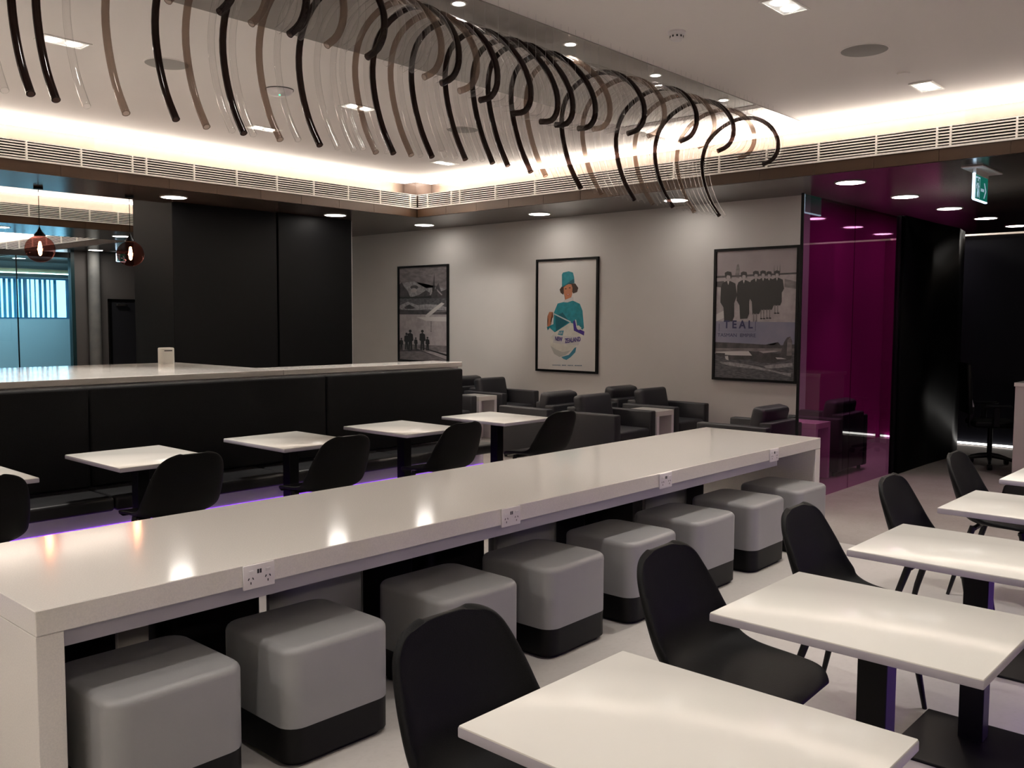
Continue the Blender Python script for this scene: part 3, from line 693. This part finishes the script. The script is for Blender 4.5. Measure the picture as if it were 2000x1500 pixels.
# ------------------------------------------------------------------ chandelier of hooked glass tubes
ch = thing('glass_chandelier', 'long ceiling chandelier of hooked clear, taupe and dark glass tubes', 'chandelier', (0, 0, 0))
CY, CZc = 4.25, 3.25
prof = [(4.46, 2.66), (4.56, 2.81), (4.635, 3.0), (4.66, 3.19), (4.61, 3.36), (4.48, 3.48), (4.30, 3.545), (4.12, 3.535), (3.98, 3.46), (3.89, 3.34), (3.875, 3.22), (3.925, 3.135), (4.02, 3.10)]
def crom(P, n=3):
    out = []
    for i in range(len(P)-1):
        p0, p1, p2, p3 = P[max(i-1, 0)], P[i], P[i+1], P[min(i+2, len(P)-1)]
        for k in range(n):
            t = k/n
            out.append(tuple(.5*((2*p1[j]) + (-p0[j]+p2[j])*t + (2*p0[j]-5*p1[j]+4*p2[j]-p3[j])*t*t + (-p0[j]+3*p1[j]-3*p2[j]+p3[j])*t**3) for j in (0, 1)))
    out.append(P[-1]); return out
prof = crom(prof, 3)
TUBES = {'d': [1.66, 1.77, 2.36, 2.75, 3.25, 3.81, 4.14, 4.45, 4.72, 4.88, 5.13, 5.73, 6.47, 7.07, 7.9],
         't': [1.42, 2.10, 2.53, 2.98, 3.67, 3.96, 5.30, 6.0, 6.75, 7.44],
         'c': [1.34, 1.55, 1.91, 2.68, 2.81, 3.10, 3.38, 3.50, 3.57, 3.76, 4.04, 4.26, 4.36, 4.54, 4.62, 4.80, 4.96, 5.04, 5.21, 5.45, 5.56, 5.65, 5.84, 5.92,
               6.12, 6.22, 6.32, 6.40, 6.55, 6.65, 6.85, 6.95, 7.01, 7.16, 7.28, 7.36, 7.50, 7.60, 7.68, 7.76, 7.83, 8.0]}
MK = {'d': 'smoke', 't': 'taupe', 'c': 'clear'}
LB = {'d': 'dark smoked glass tube', 't': 'taupe glass tube', 'c': 'clear glass tube'}
wires = B()
for kk, xs in TUBES.items():
    for x in xs:
        g = math.exp(-((x-4.75)/.95)**2)
        th = -math.radians(11)*g + random.uniform(-.01, .01)
        dz = random.uniform(-.008, .008)
        ct, st = math.cos(th), math.sin(th)
        pts = []
        for (y, z) in prof:
            yy, zz = y-CY, z-CZc
            pts.append((x, CY+yy, CZc+dz+zz+.42*g*yy-(.03*g if yy < 0 else 0)*min(1, -yy/.2)))
        R0 = .0185 if kk == 'c' else .0195
        b = B(); sweep(b, pts, R0, 12, caps=False)
        for P_, Q_ in ((pts[0], pts[1]), (pts[-1], pts[-2])):        # thick rim at both open mouths
            P_, Q_ = Vector(P_), Vector(Q_); dd = (Q_-P_).normalized()
            sweep(b, [P_-dd*.001, P_+dd*.0005, P_+dd*.0035], [R0*.80, R0*1.06, R0*1.0], 12, caps=False)
        me = mesh_of('glass_tube', b, MK[kk], True, False)
        put('glass_tube', me, ch, label=LB[kk])
        for idx in (len(pts)//3, int(len(pts)*.66)):
            p = pts[idx]; sweep(wires, [(p[0], p[1], p[2]), (p[0], p[1], CZ-.008)], .0006, 3, caps=False)
tag(part('suspension_wire', wires, 'wire', ch), None, None, None, 'stuff')

# ------------------------------------------------------------------ pendants
def pendant(x, y, label):
    t = thing('pendant_lamp', label, 'pendant', (x, y, 0))
    zc = 2.42
    part('cable', cyl(B(), (0, 0, (SZ+zc+.23)/2), .004, SZ-zc-.23, 8), 'black_metal', t)
    part('canopy', cyl(B(), (0, 0, SZ-.012), .05, .024, 24), 'black_metal', t, True)
    part('cap', lathe(B(), [(.006, .27), (.012, .25), (.03, .215), (.06, .18), (.062, .165), (0, .165)], (0, 0, zc)), 'black_metal', t, True)
    pr_ = [(.05, .172)]+[(.160*math.cos(a), .018+.152*math.sin(a)) for a in [math.radians(d) for d in range(72, -91, -9)]]
    part('globe', lathe(B(), pr_, (0, 0, zc), 40), 'amber', t, True, label='amber tinted glass globe')
    part('bulb', lathe(B(), [(0, .105), (.012, .10), (.02, .05), (.022, 0), (.016, -.045), (0, -.062)], (0, 0, zc), 16), 'filament', t, True)
    d = bpy.data.lights.new('bulb_light', 'POINT'); d.energy = 9; d.color = (1, .62, .32); d.shadow_soft_size = .03
    o = bpy.data.objects.new('bulb_light', d); COL.objects.link(o); o.location = (x, y, zc+.02)
pendant(4.17, 11.08, 'left amber glass pendant lamp with glowing bulb')
pendant(5.20, 11.02, 'amber glass pendant lamp in front of the black cabinet edge')

# ------------------------------------------------------------------ communal table
t = thing('communal_table', 'long white communal table with built-in power points', 'table')
b = B(); box(b, 1.05, 6.80, 2.92, 3.925, .668, .75, .003); part('tabletop', b, 'quartz', t)
b = B(); box(b, 1.05, 1.135, 2.921, 3.924, 0, .667, .002); part('side_panel', b, 'quartz', t)
b = B(); box(b, 6.715, 6.80, 2.921, 3.924, 0, .667, .002); part('side_panel', b, 'quartz', t)
b = B(); box(b, 1.136, 6.2, 2.985, 3.88, .595, .667, .001); part('cable_tray', b, mat('grey_tray', (.42, .41, .45), .5), t)
me = mesh_of('support_panel', box(B(), 0, .50, 3.36, 3.385, 0, .594, .001), mat('grey_laminate', (.30, .30, .31), .35))
mc = mesh_of('edge_strip', box(B(), .50, .506, 3.355, 3.39, 0, .594), 'steel')
for x in (2.16, 3.60, 5.05):
    o = put('support_panel', me, t, (x, 0, 0)); put('edge_strip', mc, o)
b = B(); box(b, 1.50, 1.62, 3.36, 3.385, 0, .594, .001); part('support_panel', b, mat('pale_support', (.5, .48, .45), .5), t)
# power points
plate = mesh_of('faceplate', box(B(), -.066, .066, -.009, 0, -.045, .045, .003, 2), 'white_plastic', True)
sw = mesh_of('switch', box(B(), -.010, .010, -.0135, -.009, -.005, .005, .001), 'white_plastic')
usb = mesh_of('usb_port', box(B(), -.0038, .0038, -.0098, -.0088, -.008, .008), 'dark_dot')
def pinm(r): return mesh_of('socket_pin_hole', box(B(), -.0020, .0020, -.0096, -.0088, -.0045, .0045, rot=Matrix.Rotation(r, 4, 'Y')), 'dark_dot')
pins = [pinm(.5), pinm(-.5), pinm(0)]
for x, l in ((1.83, 'white double power point nearest the left end of the long table'), (3.22, 'white double power point above the third grey ottoman'),
             (4.59, 'white double power point halfway along the right part of the long table'), (6.0, 'white double power point nearest the far end of the long table')):
    s = thing('power_point', l, 'power outlet', (x, 2.919, .702), 0, 'power points on the long table edge')
    put('faceplate', plate, s)
    for dx in (-.036, .036):
        put('switch', sw, s, (dx, 0, .020))
        put('socket_pin_hole', pins[0], s, (dx-.009, 0, -.006)); put('socket_pin_hole', pins[1], s, (dx+.009, 0, -.006)); put('socket_pin_hole', pins[2], s, (dx, 0, -.022))
    put('usb_port', usb, s, (-.0052, 0, .018)); put('usb_port', usb, s, (.0052, 0, .018))

# ------------------------------------------------------------------ ottomans
def rounded_block(w, d, z0, z1, r, rt=0., seg=4, bulge=0.):
    """block with rounded vertical corners (r) and a rounded top edge (rt)"""
    b = B()
    def ring(w, d, r, z, n=6):
        vs = []
        for (cx, cy, a0) in ((w/2-r, d/2-r, 0), (-w/2+r, d/2-r, 90), (-w/2+r, -d/2+r, 180), (w/2-r, -d/2+r, 270)):
            for k in range(n+1):
                a = math.radians(a0+90*k/n); vs.append(b.verts.new((cx+r*math.cos(a), cy+r*math.sin(a), z)))
        return vs
    rings = [ring(w, d, r, z0)]
    if bulge: rings.append(ring(w+bulge, d+bulge, r+bulge/2, (z0+z1)/2))
    for k in range(seg+1):
        a = math.radians(90*k/seg) if rt else 0
        o = rt*(1-math.cos(a))
        rings.append(ring(w-2*o, d-2*o, max(r-o*.6, .01), z1-rt+rt*math.sin(a)))
        if not rt: break
    for a, c in zip(rings, rings[1:]):
        n = len(a)
        for k in range(n): b.faces.new((a[k], a[(k+1) % n], c[(k+1) % n], c[k]))
    b.faces.new(rings[0][::-1]); b.faces.new(rings[-1])
    return b
ot = thing('ottoman', 'x', 'ottoman', (0, 0, 0))
part('cushion', rounded_block(.49, .49, .150, .45, .075, .028, 5), 'grey_vinyl', ot, True)
part('band', rounded_block(.488, .488, .022, .1495, .075), 'dark_vinyl', ot, True, label='black vinyl base band')
part('plinth', rounded_block(.44, .44, 0, .0215, .06), 'black_metal', ot, True)
ob = thing('ottoman', 'x', 'ottoman', (0, 0, 0))
part('cushion', rounded_block(.49, .49, .150, .45, .075, .028, 5), 'dark_vinyl', ob, True)
part('band', rounded_block(.488, .488, .022, .1495, .075), 'black_leather', ob, True)
part('plinth', rounded_block(.44, .44, 0, .0215, .06), 'black_metal', ob, True)
OX = [1.445, 2.085, 2.87, 3.55, 4.24, 4.93, 5.62, 6.31]
OL = ['grey and black ottoman closest to the left end of the long table', 'grey and black ottoman under the nearest power point, second from the left table end',
      'grey and black ottoman behind the back of the nearest black chair', 'grey and black ottoman right of the nearest chair, its base fully in view',
      'grey and black ottoman fifth from the left end, left of the second chair', 'grey and black ottoman directly behind the second black chair',
      'grey and black ottoman second from the far end of the long table', 'grey ottoman at the far end of the long table by the magenta glass']
for i, (x, l) in enumerate(zip(OX, OL)):
    loc = (x, 2.985+(.025 if i == 0 else 0), 0)
    if i == 0: ot.location = loc; tag(ot, l, None, 'grey ottomans along the near side of the long table')
    else: dup(ot, loc, random.uniform(-.02, .02), l, 'grey ottomans along the near side of the long table')
BL = ['black ottoman on the far side of the long table, at the left end', 'black ottoman behind the second grey one, under the table', 'black ottoman on the far side behind the third grey one',
      'black ottoman on the far side, behind the fourth grey one', 'black ottoman on the far side, behind the fifth grey one', 'black ottoman on the far side, behind the sixth grey one',
      'black ottoman on the far side near the right table end']
for i, (x, l) in enumerate(zip([1.42, 2.02, 2.95, 3.50, 4.45, 5.0, 5.95], BL)):
    loc = (x, 3.80, 0)
    if i == 0: ob.location = loc; tag(ob, l, None, 'black ottomans along the far side of the long table')
    else: dup(ob, loc, 0, l, 'black ottomans along the far side of the long table')

# ------------------------------------------------------------------ small square tables
def small_table(loc, label, group, w=.63, d=.78, bw=.5):
    t = thing('cafe_table', label, 'table', loc, 0, group)
    part('tabletop', box(B(), -w/2, w/2, -d/2, d/2, .721, .75, .004, 2), 'laminate', t, True)
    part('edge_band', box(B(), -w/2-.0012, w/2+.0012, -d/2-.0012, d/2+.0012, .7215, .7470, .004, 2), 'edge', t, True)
    part('column', box(B(), -.055, .025, -.062, .028, .012, .720, .002), 'black_metal', t)
    part('mounting_plate', box(B(), -.15, .15, -.15, .15, .712, .7205), 'black_metal', t)
    part('base', box(B(), -bw/2-.11, bw/2-.11, -bw/2-.05, bw/2-.05, 0, .012, .003), 'black_metal', t)
    return t
gA = 'small white tables in the near row'
tA = small_table((1.695, 1.015, 0), 'nearest small white table, in the bottom right foreground', gA)
for x, l in ((2.775, 'second nearest small white table, with two bright lamp reflections'), (3.84, 'third small white table of the near row'),
             (4.945, 'fourth small white table of the near row, near the right edge'), (6.04, 'fifth small white table, only a corner showing at the right edge')):
    dup(tA, (x, 1.005, 0), 0, l, gA)
gB = 'small white tables along the black booth'
tB = small_table((1.66, 5.79, 0), 'small white table along the booth, cut off by the left edge', gB, .65, .80)
for x, y, l in ((2.765, 5.78, 'small white table along the booth, second from the left edge'), (3.915, 5.77, 'small white table along the booth, third from the left edge'),
                (5.025, 5.76, 'small white table along the booth, fourth from the left edge'), (6.14, 5.74, 'small white table at the right end of the black booth')):
    dup(tB, (x, y, 0), 0, l, gB)

# ------------------------------------------------------------------ shell chairs
def shell_chair():
    t = thing('shell_chair', 'x', 'chair')
    # centre line of the shell, from the front lip of the seat up to the top of the back; chair faces -y
    cl = [(-.255, .415), (-.215, .447), (-.11, .452), (0, .444), (.08, .442), (.145, .458), (.190, .500), (.222, .565), (.248, .655), (.272, .745), (.283, .795), (.289, .826), (.291, .842)]
    wd = [.195, .238, .252, .256, .257, .257, .256, .251, .240, .218, .192, .148, .080]
    ri = [.0, .004, .014, .034, .058, .078, .088, .080, .060, .038, .026, .014, .006]       # how far the sides curl inwards
    fine = crom([(a, c) for a, c in cl], 3); W = crom([(a, c) for a, c in zip(wd, ri)], 3)
    n = len(fine); NV = 14; b = B(); g = []
    for i in range(n):
        y, z = fine[i]; w_, r_ = W[i]
        y0, z0 = fine[max(i-1, 0)]; y1, z1 = fine[min(i+1, n-1)]
        L = math.hypot(y1-y0, z1-z0); ty, tz = (y1-y0)/L, (z1-z0)/L
        ny, nz = -tz, ty                                                        # towards the sitter
        row = []
        for j in range(NV+1):
            s = -1+2*j/NV
            k = abs(s)**2.1
            x = w_*math.sin(s*PI/2*.92)/math.sin(PI/2*.92)
            row.append(b.verts.new((x, y+ny*r_*k, z+nz*r_*k)))
        g.append(row)
    for i in range(n-1):
        for j in range(NV): b.faces.new((g[i][j], g[i][j+1], g[i+1][j+1], g[i+1][j]))
    o = part('shell', b, 'black_fabric', t, True)
    for p in o.data.polygons: p.use_smooth = True
    so = o.modifiers.new('thickness', 'SOLIDIFY'); so.thickness = .022; so.offset = 0
    ss = o.modifiers.new('smooth', 'SUBSURF'); ss.levels = 1; ss.render_levels = 1
    part('underframe', box(B(), -.17, .17, -.15, -.12, .405, .428, .004), 'black_metal', t); part('underframe', box(B(), -.17, .17, .10, .13, .405, .425, .004), 'black_metal', t)
    for sx in (-1, 1):
        for sy, yt, yb in ((-1, -.14, -.215), (1, .12, .235)):
            part('leg', sweep(B(), [(sx*.165, yt, .425), (sx*.185, (yt+yb)/2, .24), (sx*.215, yb, 0)], [.019, .016, .010], 10), 'black_plastic', t, True)
    return t
gC = 'black shell chairs at the near tables'
c0 = shell_chair(); c0.location = (1.70, 1.50, 0); tag(c0, 'nearest black shell chair, at the foreground table', None, gC)
for x, y, r, l in ((2.76, 1.47, .05, 'black shell chair with its seat in view, second from the camera'), (3.77, 1.43, .04, 'black shell chair at the third small table'),
                (4.85, 1.42, .03, 'black shell chair at the fourth small table, behind its tabletop'), (6.02, 1.44, .02, 'furthest black shell chair of the near row, by the office chair')):
    dup(c0, (x, y, 0), r, l, gC)
gD = 'black shell chairs facing the booth'
for x, l in ((1.60, 'black shell chair cut off by the left edge, facing the booth'), (2.74, 'black shell chair facing the booth at its second table'),
             (3.90, 'black shell chair facing the booth at its third table'), (5.05, 'black shell chair facing the booth at its fourth table'),
             (6.28, 'black shell chair facing the booth, nearest the grey armchairs')):
    dup(c0, (x, 5.34, 0), PI, l, gD)

# ------------------------------------------------------------------ booth bench with counter behind
t = thing('booth_bench', 'long black upholstered booth bench under the white counter', 'bench')
ends = [-1.35, .70, 2.745, 4.78, 6.46]
for a, c in zip(ends, ends[1:]):
    part('backrest', box(B(), a+.004, c-.004, 6.50, 6.68, .45, 1.158, .018, 3), 'bench_fabric', t, True)
for a, c in ((-1.35, .15), (.15, 1.45), (1.45, 2.70), (2.70, 4.05), (4.05, 5.3), (5.3, 6.46)):
    part('seat_cushion', box(B(), a+.003, c-.003, 6.03, 6.498, .355, .45, .022, 3), 'black_leather', t, True)
part('seat_front_panel', box(B(), -1.35, 6.46, 6.22, 6.48, .226, .353, .002), 'pale_panel', t, label='pale panel under the seat')
part('plinth', box(B(), -1.35, 6.46, 6.36, 6.66, 0, .214), 'black_panel', t)
part('light_strip', box(B(), -1.35, 6.46, 6.212, 6.235, .203, .225), 'led_purple', t, label='purple glowing strip')
area('booth_glow', (2.5, 6.29, .19), 7.6, .05, 12, (.35, .06, 1.0))
for x, l in ((1.2, 'small white power point under the booth seat on the left'), (4.52, 'small white power point under the booth seat between two shell chairs')):
    s = thing('floor_power_point', l, 'power outlet', (x, 6.219, .285)); put('faceplate', plate, s); put('switch', sw, s, (0, 0, .01)); put('usb_port', usb, s, (.02, 0, -.005))
t = thing('serving_counter', 'white stone counter behind the booth, wide on the left and narrowing to a ledge', 'counter')
part('counter_top', box(B(), -3.0, 4.48, 6.70, 8.58, 1.165, 1.213, .003), 'quartz', t)
part('ledge', box(B(), 4.482, 6.64, 6.70, 7.12, 1.165, 1.213, .003), 'quartz', t)
part('base', box(box(B(), -3.0, 4.40, 6.72, 8.45, 0, 1.164), 4.40, 6.60, 6.72, 7.05, 0, 1.164), 'white_plastic', t)
t = thing('napkin_dispenser', 'white upright napkin dispenser on the counter', 'dispenser', (4.27, 8.36, 1.213))
part('body', rounded_block(.135, .09, 0, .155, .02, .01, 3), mat('dispenser_white', (.72, .70, .64), .3), t, True)
part('slot', box(B(), -.04, .04, -.0465, -.044, .122, .132), 'dark_dot', t)

# near booth, mostly out of frame, its purple strip lights the near tables from below
t = thing('near_booth_bench', 'black bench seat at the right edge behind the near tables', 'bench')
for a, c in ((3.0, 4.0), (4.0, 5.0), (5.0, 6.1), (6.1, 7.2)):
    part('seat_cushion', box(B(), a+.003, c-.003, .02, .50, .355, .45, .022, 3), 'black_leather', t, True)
    part('backrest', box(B(), a+.003, c-.003, -.16, .018, .45, 1.10, .018, 3), 'black_fabric', t, True)
part('seat_front_panel', box(B(), 3.0, 7.2, .05, .31, .215, .353, .002), 'white_plastic', t)
part('plinth', box(B(), 3.0, 7.2, -.13, .13, 0, .214), 'black_panel', t)
part('light_strip', box(B(), 3.0, 7.2, .305, .322, .196, .213), 'led_purple', t)
o = area('booth_glow', (4.7, .34, .21), 5.0, .05, 8, (.30, .05, 1.0)); o.rotation_euler = (math.radians(55), 0, 0)

# ------------------------------------------------------------------ lounge armchairs and side tables
def armchair():
    t = thing('armchair', 'x', 'armchair')     # faces -y
    m_ = 'charcoal'
    part('seat_base', box(B(), -.29, .29, -.36, .28, .06, .30, .012, 2), m_, t, True)
    part('seat_cushion', box(B(), -.287, .287, -.385, .20, .302, .43, .03, 3), m_, t, True)
    part('arm', box(B(), -.40, -.291, -.39, .38, .05, .62, .018, 3), m_, t, True)
    part('arm', box(B(), .291, .40, -.39, .38, .05, .62, .018, 3), m_, t, True)
    part('back', box(B(), -.289, .289, .24, .38, .06, .66, .02, 3), m_, t, True)
    sh_ = Matrix.Translation((0, .16, .43)) @ Matrix.Rotation(math.radians(-12), 4, 'X')
    part('back_cushion', box(B(), -.285, .285, -.075, .075, .0, .375, .045, 4, rot=sh_), m_, t, True)
    me = mesh_of('foot', cyl(B(), (0, 0, .025), .02, .05, 12), 'black_metal')
    for sx in (-.34, .34):
        for sy in (-.32, .31): put('foot', me, t, (sx, sy, 0))
    return t
gE = 'charcoal leather armchairs in front of the poster wall'
a0 = armchair(); a0.location = (9.70, 6.18, 0); tag(a0, 'charcoal armchair against the wall between the colour poster and the crew poster, its seat visible', None, gE)
AL = [(8.42, 6.13, 0, 'large charcoal armchair just behind the long table, side and seat towards us'),
      (9.70, 7.08, PI, 'charcoal armchair seen from behind under the right side of the colour poster'),
      (8.42, 7.08, PI, 'charcoal armchair seen from behind under the left side of the colour poster'),
      (9.72, 9.0, 0, 'charcoal armchair right of the booth end, arm against the wall'),
      (8.42, 9.0, 0, 'charcoal armchair mostly hidden behind the booth end'),
      (9.72, 9.95, PI, 'charcoal armchair whose top just shows over the booth corner'),
      (8.50, 4.40, PI, 'charcoal armchair below the crew poster, back towards us'),
      (9.80, 4.22, PI, 'dark armchair seen through the magenta glass')]
for x, y, r, l in AL: dup(a0, (x, y, 0), r, l, gE)
def side_table(loc, label):
    t = thing('side_table', label, 'side table', loc, 0, 'white cube side tables between armchairs')
    part('top', box(B(), -.18, .18, -.22, .22, .54, .60, .002), 'quartz', t)
    part('side', box(B(), -.18, -.13, -.22, .22, 0, .54, .002), 'white_plastic', t)
    part('side', box(B(), .13, .18, -.22, .22, 0, .54, .002), 'white_plastic', t)
    part('back_panel', box(B(), -.13, .13, .0, .02, .0, .54), 'white_plastic', t)
    part('socket', box(B(), .02, .08, -.006, 0, .28, .36), 'dark_dot', t)
side_table((9.065, 5.99, 0), 'white cube side table between the armchairs, right of centre')
side_table((9.065, 8.86, 0), 'white cube side table just right of the booth end')
side_table((9.14, 4.12, 0), 'side table tinted pink behind the magenta glass')

# ------------------------------------------------------------------ reception at the right edge
t = thing('reception_desk', 'white desk end panel at the right edge', 'desk')
part('desk_top', box(B(), 10.56, 11.35, -.6, 2.47, .98, 1.02, .002), 'quartz', t)
part('end_panel', box(B(), 10.57, 10.62, -.6, 2.46, 0, .979, .001), 'wall', t)
part('side_panel', box(B(), 10.62, 11.3, 2.41, 2.46, 0, .979, .001), 'wall', t)
t = thing('office_chair', 'black office chair with armrests and castors by the desk', 'office chair', (11.35, 2.88, 0), .5)
part('seat', box(B(), -.24, .24, -.24, .22, .46, .54, .03, 3), 'black_fabric', t, True)
part('backrest', box(B(), -.22, .22, .20, .25, .62, 1.20, .02, 3, rot=Matrix.Rotation(-.06, 4, 'X')), 'black_fabric', t, True)
part('back_bracket', box(B(), -.03, .03, .18, .235, .44, .72, .005), 'black_plastic', t)
part('gas_column', cyl(B(), (0, 0, .29), .028, .36, 16), 'black_metal', t, True)
for s in (-1, 1): part('armrest', box(box(B(), s*.27-.02, s*.27+.02, -.02, .04, .48, .70, .005), s*.27-.035, s*.27+.035, -.14, .14, .70, .725, .008), 'black_plastic', t, True)
for k in range(5):
    a = k*2*PI/5+.4; c_, s_ = math.cos(a), math.sin(a)
    l_ = part('base_leg', sweep(B(), [(0, 0, .13), (.16*c_, .16*s_, .11), (.31*c_, .31*s_, .075)], [.03, .024, .016], 8), 'black_plastic', t, True)
    part('castor', cyl(B(), (.31*c_, .31*s_, .03), .03, .045, 16, rot=Matrix.Rotation(PI/2, 4, 'X') ), 'black_plastic', l_, True)
t = thing('white_cloth', 'small white cloth hanging on the office chair', 'cloth', (11.08, 3.02, .72))
b = B(); vs = [b.verts.new(p) for p in ((0, 0, .10), (.045, -.02, -.03), (-.03, .03, -.02), (.0, .01, -.035))]
b.faces.new((vs[0], vs[1], vs[3])); b.faces.new((vs[0], vs[3], vs[2])); o = part('cloth_fold', b, 'sign_white' if False else 'white_plastic', t); o.modifiers.new('t', 'SOLIDIFY').thickness = .003
t = thing('floor_bag', 'flat black bag on the carpet beside the desk', 'bag', (9.55, 2.12, 0), .2)
part('bag_body', rounded_block(.62, .34, 0, .07, .10, .03, 3), 'black_fabric', t, True)
